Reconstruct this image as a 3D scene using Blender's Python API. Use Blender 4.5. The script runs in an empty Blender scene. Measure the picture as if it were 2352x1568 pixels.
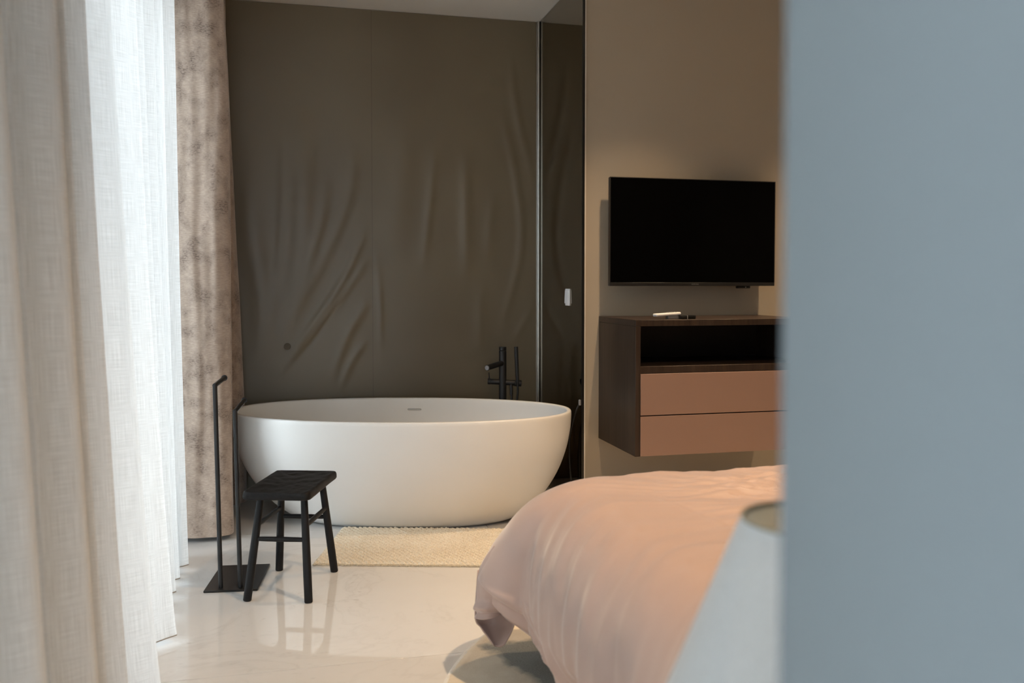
import bpy, bmesh, math, random
import numpy as np
from mathutils import Vector, Matrix, noise
C = bpy.context.scene.collection
SC = bpy.context.scene
PI = math.pi
random.seed(7)

# ------------------------------------------------------------------ camera, world, lights, exposure
cd = bpy.data.cameras.new('camera'); cam = bpy.data.objects.new('camera', cd); C.objects.link(cam)
cam.location = (0, 0, 1.25)
cam.rotation_euler = (math.radians(90 - 2.04), 0, math.radians(-13.57))
cd.sensor_width = 36; cd.lens = 30.61; cd.shift_y = -0.02466; cd.clip_start = 0.02
cd.dof.use_dof = True; cd.dof.focus_distance = 4.0; cd.dof.aperture_fstop = 2.5
SC.camera = cam

w = bpy.data.worlds.new('sky'); SC.world = w; w.use_nodes = True
bg = w.node_tree.nodes['Background']
bg.inputs[0].default_value = (0.80, 0.89, 1.0, 1); bg.inputs[1].default_value = 6.9

def area(name, loc, rot, sx, sy, power, col):
    l = bpy.data.lights.new(name, 'AREA'); l.shape = 'RECTANGLE'; l.size = sx; l.size_y = sy
    l.energy = power; l.color = col
    o = bpy.data.objects.new(name, l); C.objects.link(o); o.location = loc; o.rotation_euler = rot
    return o
YRW = -3.0
# daylight entering through the window wall: portal that guides sky sampling
for nm, yc, wd in (('window_portal', 3.52, 1.8), ('window_portal', -.775, 4.45)):
    po = area(nm, (-1.06, yc, 1.33), (0, -PI/2, 0), 2.66, wd, 1, (1, 1, 1))
    po.data.cycles.is_portal = True
po = area('window_portal', (-.2, YRW - .06, 1.33), (PI/2, 0, 0), 1.6, 2.66, 1, (1, 1, 1)); po.data.cycles.is_portal = True

SC.view_settings.view_transform = 'Standard'; SC.view_settings.look = 'None'
SC.view_settings.gamma = 1; SC.view_settings.use_curve_mapping = False
SC.view_settings.exposure = 0.36
SC.cycles.max_bounces = 10; SC.cycles.diffuse_bounces = 5; SC.cycles.transparent_max_bounces = 16
SC.cycles.transmission_bounces = 8
SC.cycles.sample_clamp_indirect = 6

# ------------------------------------------------------------------ helpers
def tagp(o, label=None, cat=None, group=None, kind=None):
    if label: o['label'] = label
    if cat: o['category'] = cat
    if group: o['group'] = group
    if kind: o['kind'] = kind
    return o
def thing(name, label, cat, loc=(0, 0, 0), rz=0, group=None):
    o = bpy.data.objects.new(name, None); C.objects.link(o)
    o.location = loc; o.rotation_euler = (0, 0, rz); o.empty_display_size = .1
    return tagp(o, label, cat, group)
def link(name, me, mat, parent=None, smooth=False):
    o = bpy.data.objects.new(name, me); C.objects.link(o)
    if mat: me.materials.append(mat)
    if parent: o.parent = parent
    if smooth:
        me.polygons.foreach_set('use_smooth', [True] * len(me.polygons))
    return o
def from_bm(name, bm, mat, parent=None, smooth=False, angle=None):
    bmesh.ops.recalc_face_normals(bm, faces=bm.faces)
    me = bpy.data.meshes.new(name); bm.to_mesh(me); bm.free()
    o = link(name, me, mat, parent, smooth or angle is not None)
    if angle is not None: me.set_sharp_from_angle(angle=math.radians(angle))
    return o
def add_box(bm, a, b, bev=0.0, seg=2, rot=None):
    c = [(a[i] + b[i]) / 2 for i in range(3)]; s = [abs(b[i] - a[i]) for i in range(3)]
    t = bmesh.new(); bmesh.ops.create_cube(t, size=1)
    bmesh.ops.scale(t, vec=s, verts=t.verts)
    if bev > 0: bmesh.ops.bevel(t, geom=t.edges[:], offset=bev, segments=seg, profile=.5, affect='EDGES', clamp_overlap=True)
    if rot is not None: bmesh.ops.rotate(t, matrix=rot, verts=t.verts)
    bmesh.ops.translate(t, vec=c, verts=t.verts)
    me = bpy.data.meshes.new('tmp'); t.to_mesh(me); t.free(); bm.from_mesh(me); bpy.data.meshes.remove(me)
def box(name, a, b, mat, parent=None, bev=0.0, seg=2, kind=None):
    bm = bmesh.new(); add_box(bm, a, b, bev, seg)
    o = from_bm(name, bm, mat, parent, angle=40 if bev else None)
    if kind: o['kind'] = kind
    return o
def add_tube(bm, pts, rad, n=16, cap=True):
    pts = [Vector(p) for p in pts]; m = len(pts)
    if not isinstance(rad, (list, tuple)): rad = [rad] * m
    tang = []
    for i in range(m):
        t = (pts[min(i + 1, m - 1)] - pts[max(i - 1, 0)]).normalized()
        tang.append(t)
    ref = Vector((0, 0, 1)) if abs(tang[0].z) < .9 else Vector((1, 0, 0))
    nrm = (ref - tang[0] * ref.dot(tang[0])).normalized()
    rings = []
    for i in range(m):
        nrm = (nrm - tang[i] * nrm.dot(tang[i])).normalized()
        bi = tang[i].cross(nrm)
        k = 1.0
        if 0 < i < m - 1:
            d0 = (pts[i] - pts[i-1]).normalized(); c = max(.5, d0.dot(tang[i])); k = 1 / c
        ring = []
        for j in range(n):
            a = 2 * PI * j / n
            ring.append(bm.verts.new(pts[i] + (nrm * math.cos(a) + bi * math.sin(a)) * rad[i] ))
        rings.append(ring)
    for i in range(m - 1):
        for j in range(n):
            bm.faces.new((rings[i][j], rings[i][(j+1) % n], rings[i+1][(j+1) % n], rings[i+1][j]))
    if cap:
        bm.faces.new(rings[0][::-1]); bm.faces.new(rings[-1])
def tube(name, pts, rad, mat, parent=None, n=16, bevel=0.0, sharp=35):
    bm = bmesh.new(); add_tube(bm, pts, rad, n)
    return from_bm(name, bm, mat, parent, angle=sharp)
def rod(name, a, b, r0, r1, mat, parent=None, n=18, ch=.0015):
    """round bar with softened ends"""
    a, b = Vector(a), Vector(b); d = (b - a); L = d.length; d.normalize()
    pts = [a, a + d * ch, b - d * ch, b]
    return tube(name, pts, [r0 - ch, r0, r1, r1 - ch], mat, parent, n)
def lathe(name, prof, mat, parent=None, n=48, center=(0, 0), angle=35):
    bm = bmesh.new(); rings = []
    for r, z in prof:
        if r < 1e-5: rings.append([bm.verts.new((center[0], center[1], z))]); continue
        rings.append([bm.verts.new((center[0] + r * math.cos(2*PI*j/n), center[1] + r * math.sin(2*PI*j/n), z)) for j in range(n)])
    for A, B in zip(rings, rings[1:]):
        for j in range(n):
            k = (j + 1) % n
            if len(A) == 1 and len(B) == 1: continue
            if len(A) == 1: bm.faces.new((A[0], B[j], B[k]))
            elif len(B) == 1: bm.faces.new((A[j], A[k], B[0]))
            else: bm.faces.new((A[j], A[k], B[k], B[j]))
    return from_bm(name, bm, mat, parent, angle=angle)
def grid_mesh(name, P, UV=None, mat=None, parent=None, closed=False):
    """P: array (n, m, 3) -> smooth quad grid"""
    n, m = P.shape[:2]
    me = bpy.data.meshes.new(name)
    idx = np.arange(n * m).reshape(n, m)
    mm = m if closed else m - 1
    i0 = idx[:-1, :mm]; 
    if closed:
        nx = np.roll(idx, -1, axis=1); i1 = nx[:-1]; i2 = nx[1:]; i3 = idx[1:]
    else:
        i1 = idx[:-1, 1:]; i2 = idx[1:, 1:]; i3 = idx[1:, :-1]
    F = np.stack([i0, i1, i2, i3], -1).reshape(-1, 4)
    me.vertices.add(n * m); me.vertices.foreach_set('co', P.reshape(-1).astype(np.float32))
    me.loops.add(F.size); me.loops.foreach_set('vertex_index', F.reshape(-1).astype(np.int32))
    me.polygons.add(len(F)); me.polygons.foreach_set('loop_start', np.arange(0, F.size, 4, dtype=np.int32))
    me.polygons.foreach_set('loop_total', np.full(len(F), 4, dtype=np.int32))
    if UV is not None:
        ul = me.uv_layers.new(name='uv')
        ul.data.foreach_set('uv', UV.reshape(-1, 2)[F.reshape(-1)].reshape(-1).astype(np.float32))
    me.update(calc_edges=True); me.validate()
    return link(name, me, mat, parent, True)
def fbm(x, y, z, oct=3):
    return noise.fractal(Vector((x, y, z)), 1.0, 2.0, oct)
def fbm_arr(X, Y, Z, oct=2):
    sh = X.shape
    return np.array([noise.fractal(Vector(p), 1.0, 2.0, oct) for p in zip(X.ravel(), Y.ravel(), Z.ravel())]).reshape(sh)
def catmull(pts, n):
    pts = [np.array(p, float) for p in pts]; out = []
    P = [2*pts[0]-pts[1]] + pts + [2*pts[-1]-pts[-2]]
    for i in range(1, len(P) - 2):
        for k in range(n):
            t = k / n; a, b, c, d = P[i-1], P[i], P[i+1], P[i+2]
            out.append(.5*((2*b)+(-a+c)*t+(2*a-5*b+4*c-d)*t*t+(-a+3*b-3*c+d)*t**3))
    out.append(pts[-1]); return np.array(out)

# ------------------------------------------------------------------ materials
class NT:
    def __init__(s, name):
        s.m = bpy.data.materials.new(name); s.m.use_nodes = True; s.t = s.m.node_tree
        s.b = s.t.nodes['Principled BSDF']; s.out = s.t.nodes['Material Output']
    def n(s, typ, **kw):
        nd = s.t.nodes.new(typ)
        for k, v in kw.items():
            if k in nd.inputs: s.set(nd.inputs[k], v)
            else: setattr(nd, k, v)
        return nd
    def set(s, sock, v):
        if hasattr(v, 'is_output'): s.t.links.new(v, sock)
        else: sock.default_value = v
    def p(s, **kw):
        names = dict(color='Base Color', rough='Roughness', metal='Metallic', spec='Specular IOR Level', normal='Normal',
                     coat='Coat Weight', coatr='Coat Roughness', sheen='Sheen Weight', sheenr='Sheen Roughness', sheent='Sheen Tint', ior='IOR', aniso='Anisotropic',
                     emit='Emission Color', emits='Emission Strength', sss='Subsurface Weight', alpha='Alpha')
        for k, v in kw.items(): s.set(s.b.inputs[names[k]], v)
        return s
    def noise(s, vec=None, scale=5, detail=3, rough=.5, dist=0):
        nd = s.n('ShaderNodeTexNoise', Scale=scale, Detail=detail, Roughness=rough, Distortion=dist)
        if vec is not None: s.t.links.new(vec, nd.inputs['Vector'])
        return nd.outputs['Fac']
    def pos(s): return s.n('ShaderNodeNewGeometry').outputs['Position']
    def uv(s): return s.n('ShaderNodeTexCoord').outputs['UV']
    def objc(s): return s.n('ShaderNodeTexCoord').outputs['Object']
    def map(s, vec, scale=(1, 1, 1), rot=(0, 0, 0), loc=(0, 0, 0)):
        nd = s.n('ShaderNodeMapping'); s.t.links.new(vec, nd.inputs['Vector'])
        nd.inputs['Scale'].default_value = scale; nd.inputs['Rotation'].default_value = rot; nd.inputs['Location'].default_value = loc
        return nd.outputs[0]
    def ramp(s, fac, stops, interp='LINEAR'):
        nd = s.n('ShaderNodeValToRGB'); s.t.links.new(fac, nd.inputs[0]); cr = nd.color_ramp; cr.interpolation = interp
        while len(cr.elements) < len(stops): cr.elements.new(.5)
        for e, (p_, c_) in zip(cr.elements, stops):
            e.position = p_; e.color = tuple(c_) + (1,) if len(c_) == 3 else c_
        return nd.outputs[0]
    def mathn(s, op, a, b=None, clamp=False):
        nd = s.n('ShaderNodeMath', operation=op, use_clamp=clamp); s.set(nd.inputs[0], a)
        if b is not None: s.set(nd.inputs[1], b)
        return nd.outputs[0]
    def mix(s, fac, a, b):
        nd = s.n('ShaderNodeMix', data_type='RGBA'); s.set(nd.inputs[0], fac)
        s.set(nd.inputs[6], a if hasattr(a, 'is_output') else tuple(a) + (1,)); s.set(nd.inputs[7], b if hasattr(b, 'is_output') else tuple(b) + (1,))
        return nd.outputs[2]
    def bump(s, h, strength=.3, dist=.002, normal=None):
        nd = s.n('ShaderNodeBump', Strength=strength, Distance=dist); s.t.links.new(h, nd.inputs['Height'])
        if normal: s.t.links.new(normal, nd.inputs['Normal'])
        s.t.links.new(nd.outputs[0], s.b.inputs['Normal']); return nd.outputs[0]
def G(c): return tuple(c) + (1,)
def simple(name, color, rough=.5, metal=0, spec=.5, var=.06, vs=6, bump=0, bs=60, bd=.001, **kw):
    m = NT(name); v = m.noise(m.pos(), vs, 4)
    lo = [x * (1 - var) for x in color]; hi = [min(1, x * (1 + var)) for x in color]
    m.p(color=m.ramp(v, [(.3, lo), (.7, hi)]), rough=rough, metal=metal, spec=spec, **kw)
    if bump: m.bump(m.noise(m.pos(), bs, 3), bump, bd)
    return m.m

def m_wallpaper():
    m = NT('olive_satin_wallpaper'); pos = m.pos()
    v = m.noise(pos, 1.2, 2)
    col = m.ramp(v, [(.35, (.160, .124, .076)), (.65, (.185, .146, .090))])
    ribs = m.n('ShaderNodeTexWave', wave_type='BANDS', bands_direction='X', Scale=120, Distortion=.6, Detail=1)
    m.t.links.new(pos, ribs.inputs['Vector'])
    m.p(color=col, rough=.37, spec=.5)
    m.bump(ribs.outputs['Fac'], .12, .0008)
    return m.m
def m_tile():
    m = NT('polished_white_marble'); pos = m.pos()
    warp = m.noise(pos, 1.3, 4, .6)
    vec = m.map(pos, (1.0, 1.0, 1.0), (0, 0, .45))
    v1 = m.noise(vec, 1.6, 6, .62, 1.2)
    vein = m.mathn('ABSOLUTE', m.mathn('SUBTRACT', v1, .5))
    vm = m.ramp(vein, [(0.0, (1, 1, 1)), (.012, (.35, .35, .35)), (.035, (0, 0, 0))])
    fl = m.noise(m.map(pos, (1.1, 2.6, 1), (0, 0, .4)), 14, 4, .6)
    flm = m.ramp(fl, [(.62, (0, 0, 0)), (.70, (1, 1, 1))])
    pat = m.ramp(m.noise(pos, 2.2, 3), [(.42, (0, 0, 0)), (.6, (1, 1, 1))])
    k = m.mathn('MULTIPLY', m.mathn('ADD', m.mathn('MULTIPLY', vm, .32), m.mathn('MULTIPLY', flm, .5)), pat, True)
    base = m.ramp(warp, [(.3, (.70, .685, .665)), (.7, (.74, .73, .715))])
    col = m.mix(m.mathn('MULTIPLY', k, .55), base, (.36, .34, .32))
    m.p(color=col, rough=.035, spec=.62)
    return m.m
def m_sheer():
    m = NT('white_linen_sheer'); uv = m.uv()
    a = m.noise(m.map(uv, (760, 9, 1)), 1, 2, .5)
    b = m.noise(m.map(uv, (14, 700, 1)), 1, 2, .5)
    wv = m.mathn('ADD', m.mathn('MULTIPLY', a, .55), m.mathn('MULTIPLY', b, .45))
    col = m.ramp(wv, [(.36, (.74, .73, .71)), (.62, (.92, .915, .905))])
    dif = m.n('ShaderNodeBsdfDiffuse', Color=col)
    trl = m.n('ShaderNodeBsdfTranslucent', Color=col)
    trn = m.n('ShaderNodeBsdfTransparent', Color=(1, .99, .97, 1))
    bp = m.n('ShaderNodeBump', Strength=.35, Distance=.001); m.t.links.new(wv, bp.inputs['Height'])
    m.t.links.new(bp.outputs[0], dif.inputs['Normal'])
    m1 = m.n('ShaderNodeMixShader'); m1.inputs[0].default_value = .39
    m.t.links.new(dif.outputs[0], m1.inputs[1]); m.t.links.new(trl.outputs[0], m1.inputs[2])
    tf = m.ramp(wv, [(.35, (.15, .15, .15)), (.65, (.03, .03, .03))])
    m2 = m.n('ShaderNodeMixShader'); m.t.links.new(tf, m2.inputs[0])
    m.t.links.new(m1.outputs[0], m2.inputs[1]); m.t.links.new(trn.outputs[0], m2.inputs[2])
    m.t.links.new(m2.outputs[0], m.out.inputs['Surface'])
    return m.m
def m_drape():
    m = NT('mottled_chenille'); uv = m.uv()
    blot = m.noise(m.map(uv, (1.25, 1, 1)), 9, 4, .6, .2)
    dash = m.noise(m.map(uv, (48, 240, 1)), 1, 2, .55)
    sm = m.noise(m.map(uv, (90, 200, 1)), 1, 2, .5)
    mask = m.ramp(blot, [(.45, (0, 0, 0)), (.64, (1, 1, 1))])
    d2 = m.ramp(m.mathn('ADD', m.mathn('MULTIPLY', dash, .6), m.mathn('MULTIPLY', sm, .4)), [(.45, (0, 0, 0)), (.55, (1, 1, 1))])
    k = m.mathn('MULTIPLY', mask, d2, True)
    bl2 = m.ramp(blot, [(.45, (0, 0, 0)), (.62, (.22, .22, .22))])
    k2 = m.mathn('MAXIMUM', k, bl2)
    base = m.ramp(dash, [(.35, (.40, .305, .24)), (.65, (.52, .41, .33))])
    col = m.mix(m.mathn('MULTIPLY', k2, .85), base, (.15, .105, .085))
    m.p(color=col, rough=.85, spec=.2, sheen=.35, sheenr=.5)
    m.bump(m.mathn('SUBTRACT', dash, m.mathn('MULTIPLY', k, .6)), .5, .0015)
    return m.m
def m_wood_cab(name='dark_wenge_veneer'):
    m = NT(name); pos = m.pos()
    g = m.noise(m.map(pos, (55, 55, 1.6)), 1, 4, .6, .3)
    f = m.noise(m.map(pos, (220, 220, 4)), 1, 2, .5)
    k = m.mathn('ADD', m.mathn('MULTIPLY', g, .7), m.mathn('MULTIPLY', f, .3))
    m.p(color=m.ramp(k, [(.35, (.018, .011, .008)), (.65, (.045, .029, .021))]), rough=.42, spec=.4)
    m.bump(k, .15, .0006)
    return m.m
def m_black_wood():
    m = NT('blackened_carved_wood'); pos = m.objc()
    g = m.noise(m.map(pos, (60, 9, 60)), 1, 4, .6)
    m.p(color=m.ramp(g, [(.3, (.006, .006, .007)), (.7, (.013, .012, .012))]), rough=.58, spec=.25)
    m.bump(g, .25, .0012)
    return m.m
def m_black_leg():
    m = NT('black_stained_leg_wood'); pos = m.objc()
    g = m.noise(m.map(pos, (90, 90, 6)), 1, 4, .6)
    m.p(color=m.ramp(g, [(.3, (.006, .006, .007)), (.7, (.012, .012, .013))]), rough=.5, spec=.25)
    m.bump(g, .2, .0008)
    return m.m
def m_duvet():
    m = NT('blush_cotton_sateen'); pos = m.pos()
    v = m.noise(pos, 3, 3)
    wv = m.noise(m.map(pos, (300, 300, 300)), 1, 2)
    m.p(color=m.ramp(v, [(.3, (.50, .36, .305)), (.7, (.54, .395, .34))]), rough=.48, spec=.35, sheen=.5, sheenr=.35)
    m.bump(wv, .06, .0005)
    return m.m
def m_mat():
    m = NT('cream_tufted_wool'); pos = m.pos()
    v = m.noise(pos, 130, 3, .7); v2 = m.noise(pos, 5, 3)
    k = m.mathn('ADD', m.mathn('MULTIPLY', v, .75), m.mathn('MULTIPLY', v2, .25))
    m.p(color=m.ramp(k, [(.30, (.58, .48, .34)), (.52, (.80, .71, .56)), (.72, (.88, .82, .70))]), rough=.95, spec=.1, sheen=.2)
    m.bump(v, .5, .003)
    return m.m
def m_rug():
    m = NT('mottled_wool_rug'); pos = m.pos()
    v = m.noise(pos, 260, 3, .7); b = m.noise(m.map(pos, (1, 1, 1), (0, 0, .3), (.37, .15, 0)), 2.6, 3, .55, .4); s = m.noise(pos, 9, 3, .6)
    beige = m.ramp(m.mathn('ADD', m.mathn('MULTIPLY', v, .5), m.mathn('MULTIPLY', s, .5)), [(.35, (.66, .54, .39)), (.65, (.82, .72, .57))])
    gr = m.ramp(v, [(.3, (.17, .17, .15)), (.7, (.34, .335, .30))])
    # grey-green brush shape woven into the rug
    sep = m.n('ShaderNodeSeparateXYZ'); m.t.links.new(pos, sep.inputs[0])
    dx = m.mathn('SUBTRACT', sep.outputs[0], .60); dy = m.mathn('SUBTRACT', sep.outputs[1], 2.87)
    u = m.mathn('ADD', m.mathn('MULTIPLY', dx, .875), m.mathn('MULTIPLY', dy, -.485))
    v = m.mathn('ABSOLUTE', m.mathn('ADD', m.mathn('MULTIPLY', dx, .485), m.mathn('MULTIPLY', dy, .875)))
    d = m.mathn('ADD', m.mathn('SUBTRACT', v, m.mathn('MULTIPLY', u, .85)), m.mathn('MULTIPLY', m.mathn('SUBTRACT', s, .5), .16))
    k = m.ramp(m.mathn('ADD', d, .5), [(.485, (1, 1, 1)), (.535, (0, 0, 0))])
    m.p(color=m.mix(k, beige, gr), rough=.95, spec=.1, sheen=.2)
    m.bump(v, .6, .004)
    return m.m
def m_glass():
    m = NT('window_glass')
    t = m.n('ShaderNodeBsdfTransparent', Color=(.96, .98, .97, 1)); g = m.n('ShaderNodeBsdfGlossy', Roughness=.01)
    fr = m.n('ShaderNodeFresnel', IOR=1.45); mx = m.n('ShaderNodeMixShader')
    m.t.links.new(fr.outputs[0], mx.inputs[0]); m.t.links.new(t.outputs[0], mx.inputs[1]); m.t.links.new(g.outputs[0], mx.inputs[2])
    m.t.links.new(mx.outputs[0], m.out.inputs['Surface']); return m.m
def m_shade(nm='white_linen_lampshade', c=(.81, .82, .83), tr=.45):
    m = NT(nm); pos = m.pos(); v = m.noise(m.map(pos, (300, 300, 60)), 1, 2)
    col = m.ramp(v, [(.3, [x * .96 for x in c]), (.7, [x * 1.03 for x in c])])
    d = m.n('ShaderNodeBsdfDiffuse', Color=col); t = m.n('ShaderNodeBsdfTranslucent', Color=col); mx = m.n('ShaderNodeMixShader'); mx.inputs[0].default_value = tr
    m.t.links.new(d.outputs[0], mx.inputs[1]); m.t.links.new(t.outputs[0], mx.inputs[2]); m.t.links.new(mx.outputs[0], m.out.inputs['Surface']); return m.m
def m_emit(name, col, s):
    m = NT(name); m.p(color=G(col), emit=G(col), emits=s); return m.m

M = dict(
    wallpaper=m_wallpaper(), tile=m_tile(), sheer=m_sheer(), drape=m_drape(), cab=m_wood_cab(), bwood=m_black_wood(), bleg=m_black_leg(),
    duvet=m_duvet(), mat=m_mat(), rug=m_rug(), glass=m_glass(), shade=m_shade(),
    grout=simple('grey_grout', (.30, .29, .27), .9, vs=40),
    wall=simple('taupe_wall_paint', (.40, .345, .27), .75, spec=.25, var=.02, vs=2, bump=.05, bs=220, bd=.0006),
    near=simple('pale_grey_wall_paint', (.175, .195, .207), .7, spec=.3, var=.015, vs=2, bump=.04, bs=200, bd=.0005),
    ceil=simple('white_ceiling_paint', (.74, .73, .70), .8, spec=.2, var=.015, vs=2),
    shell=simple('plain_plaster', (.62, .58, .52), .85, spec=.2, var=.02, vs=2),
    mirror=simple('bronze_mirror_glass', (.28, .24, .18), .03, metal=1, var=.01, vs=1),
    medge=simple('black_mirror_edge', (.006, .006, .006), .3, vs=10),
    white_edge=simple('white_edge_bead', (.75, .72, .66), .5, vs=10),
    silver=simple('brushed_aluminium', (.62, .61, .58), .33, metal=1, vs=30),
    tub=simple('matt_white_solid_surface', (.80, .79, .765), .38, spec=.35, var=.015, vs=3),
    slot=simple('overflow_slot_grey', (.22, .20, .16), .5),
    chrome=simple('satin_chrome', (.6, .58, .54), .25, metal=1),
    black=simple('matt_black_metal', (.012, .012, .013), .42, spec=.45, var=.1, vs=30),
    plate=simple('black_steel_plate', (.010, .009, .009), .38, spec=.4, var=.1, vs=30),
    hose=simple('black_rubber_hose', (.008, .008, .008), .5),
    pink=simple('blush_lacquer', (.29, .185, .145), .5, spec=.35, var=.02, vs=3),
    inside=simple('black_cabinet_interior', (.012, .009, .008), .6),
    tv=simple('black_tv_plastic', (.006, .006, .006), .35, vs=20),
    screen=simple('dark_tv_screen', (.0015, .0015, .0015), .12, spec=.08, vs=2),
    bezel=simple('dark_grey_bezel', (.010, .010, .011), .4, vs=20),
    led=simple('pale_indicator_dot', (.7, .7, .7), .4),
    logo=simple('grey_lettering', (.16, .16, .16), .4),
    wplastic=simple('white_plastic', (.80, .80, .82), .35, vs=20),
    gplastic=simple('grey_plastic', (.24, .24, .25), .4, vs=20),
    bplastic=simple('black_plastic', (.008, .008, .008), .35, vs=20),
    frame=simple('dark_window_frame', (.05, .05, .05), .4, vs=20),
    hem=simple('dark_linen_hem', (.36, .31, .25), .9),  # darker tan for the strip along the sheer's bottom edge
    lining=simple('beige_drape_lining', (.30, .23, .18), .9),
    shade_in=m_shade('cream_shade_lining', (.82, .79, .68), .75),
    ring=simple('olive_shade_binding', (.26, .25, .19), .8),
    oak=simple('dark_oak', (.07, .045, .03), .5, vs=20),
    bedlinen=simple('blush_bed_base_fabric', (.42, .33, .29), .9, vs=30),
    matt_w=simple('white_mattress_ticking', (.78, .76, .72), .9, vs=30),
    tag=simple('white_woven_tag', (.82, .82, .80), .8), tagprint=simple('grey_tag_print', (.22, .23, .23), .8),
    fringe=simple('cream_fringe', (.66, .58, .45), .9, vs=90, var=.25),
    rugedge=simple('white_rug_binding', (.80, .77, .71), .9, vs=60),
    deck=simple('pale_terrace_stone', (.55, .54, .52), .8, vs=3),
    lamp=m_emit('warm_downlight_glow', (1.0, .72, .42), 6.0),
)

# ------------------------------------------------------------------ setting
XM, YB, YT, ZC = 1.473, 5.364, 4.497, 2.911
XL, XR, YR = -1.0, 4.0, -3.0
fl = box('floor', (XL - .12, YR - .1, -.06), (XR + .1, YB + .12, -.004), M['grout'], kind='structure')
xs = [-1.1, -.675, .925, 2.525, 4.08]; ys = [-3.08, -1.99, -.36, 1.26, 2.883, 4.50, 5.40]
for i in range(4):
    for j in range(6):
        g = .0011
        box('tile', (xs[i] + g, ys[j] + g, -.012), (xs[i+1] - g, ys[j+1] - g, 0.0), M['tile'], fl, bev=.0006, seg=1)
box('ceiling', (XL - .12, YR - .1, ZC), (XR + .1, YB + .12, ZC + .1), M['ceil'], kind='structure')
wb = box('wall_back', (XL - .12, YB + .012, 0), (XM + .02, YB + .12, ZC), M['oak'], kind='structure')
box('wall_tv', (XM + .022, YT, 0), (XR + .1, YT + .12, ZC), M['wall'], kind='structure')
wm = box('wall_mirror', (XM + .012, YT + .12, 0), (XM + .1, YB + .012, ZC), M['shell'], kind='structure')
box('wall_right', (XR, YR, 0), (XR + .1, YT, ZC), M['wall'], kind='structure')
box('wall_rear', (.6, YR - .1, 0), (XR, YR, ZC), M['near'], kind='structure')
box('wall_rear', (XL, YR - .1, 2.68), (.6, YR, ZC), M['near'], kind='structure')
box('wall_near', (.274, -.9, 0), (XR, .462, ZC), M['near'], bev=.004, kind='structure')
wl = box('wall_left', (XL - .12, 4.42, 0), (XL, YB + .012, ZC), M['shell'], kind='structure')
box('wall_left', (XL - .12, YR - .1, 2.68), (XL, 4.42, ZC), M['shell'], kind='structure')
box('wall_left', (XL - .12, 1.45, 0), (XL, 2.62, 2.68), M['shell'], kind='structure')
# mirror panel with its black edge and the white bead of the wall corner
box('mirror_panel', (XM, YT - .004, .004), (XM + .012, YB - .002, ZC - .004), M['mirror'], wm)
t1 = box('trim_1', (XM - .001, YT - .012, .001), (XM + .012, YT - .004, ZC - .001), M['medge'], kind='structure')
box('trim_2', (XM + .013, YT - .006, .001), (XM + .022, YT + .05, ZC - .001), M['white_edge'], bev=.002, kind='structure')
# silver profile in the corner between wallpaper and mirror
bm = bmesh.new(); add_tube(bm, [(XM - .0085, YB - .012, .002), (XM - .0085, YB - .012, ZC - .003)], .008, 12)
add_box(bm, (XM - .020, YB - .004, .002), (XM - .002, YB - .001, ZC - .003))
tr = from_bm('trim_3', bm, M['silver'], angle=50); tr['kind'] = 'structure'

# wrinkled satin wallpaper, two lengths meeting at a vertical seam
RID = [
 ([(0.0, 2.35), (0.01, 1.83), (-0.01, 1.39), (-0.14, 0.8)], .060, .010), ([(-0.25, 2.16), (-0.28, 1.6), (-0.23, 1.13), (-0.26, 0.67)], .055, .010),
 ([(0.32, 2.1), (0.28, 1.79), (0.12, 1.39), (-0.09, 0.98)], .030, .005), ([(0.39, 1.61), (0.25, 1.29), (0.02, 0.95), (-0.11, 0.74)], .020, .006),
 ([(0.4, 1.42), (0.22, 1.16), (-0.01, 0.84)], .017, .005), ([(0.4, 1.16), (0.27, 0.95), (0.17, 0.68)], .022, .006), ([(0.15, 1.89), (0.11, 1.6), (-0.01, 1.18)], .028, .005),
 ([(0.34, 1.35), (0.12, 1.0), (-.04, .78)], .012, -.003), ([(0.39, 0.92), (0.30, 0.8), (0.22, 0.62)], .016, .004),
 ([(0.81, 2.12), (0.77, 1.72), (0.73, 1.37)], .022, .005), ([(1.0, 2.1), (1.0, 1.72), (1.0, 1.29)], .028, .0065), ([(1.28, 2.71), (1.33, 2.33), (1.46, 1.82)], .022, .005),
 ([(1.22, 2.38), (1.33, 1.87), (1.35, 1.46), (1.22, 0.96)], .022, .006), ([(0.43, 1.5), (0.46, 1.13), (0.46, 0.86)], .018, .004), ([(1.45, 1.15), (1.31, 0.9)], .020, .004),
 ([(1.17, 1.86), (1.14, 1.4)], .03, .004), ([(1.10, 1.30), (1.08, 0.80)], .03, .003), ([(.62, 2.5), (.6, 1.9), (.55, 1.5)], .06, .004), ([(-.1, 2.3), (-.12, 1.5), (-.2, .9)], .022, .0035)]
def wrinkle(X, Z):
    D = np.zeros_like(X)
    for pl, sg, am in RID:
        P = catmull(pl, 5); best = np.full(X.shape, 9.0); tt = np.zeros_like(X); n = len(P) - 1
        for i in range(n):
            a, b = P[i], P[i+1]; d = b - a; L2 = d @ d
            t = np.clip(((X - a[0]) * d[0] + (Z - a[1]) * d[1]) / L2, 0, 1)
            q = np.hypot(X - a[0] - t * d[0], Z - a[1] - t * d[1]); u = q < best
            best = np.where(u, q, best); tt = np.where(u, (i + t) / n, tt)
        env = np.sin(PI * np.clip(tt, .02, .98)) ** .8
        D += 1.2 * am * env * np.exp(-(best / (1.25 * sg)) ** 2)
    return D
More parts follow.
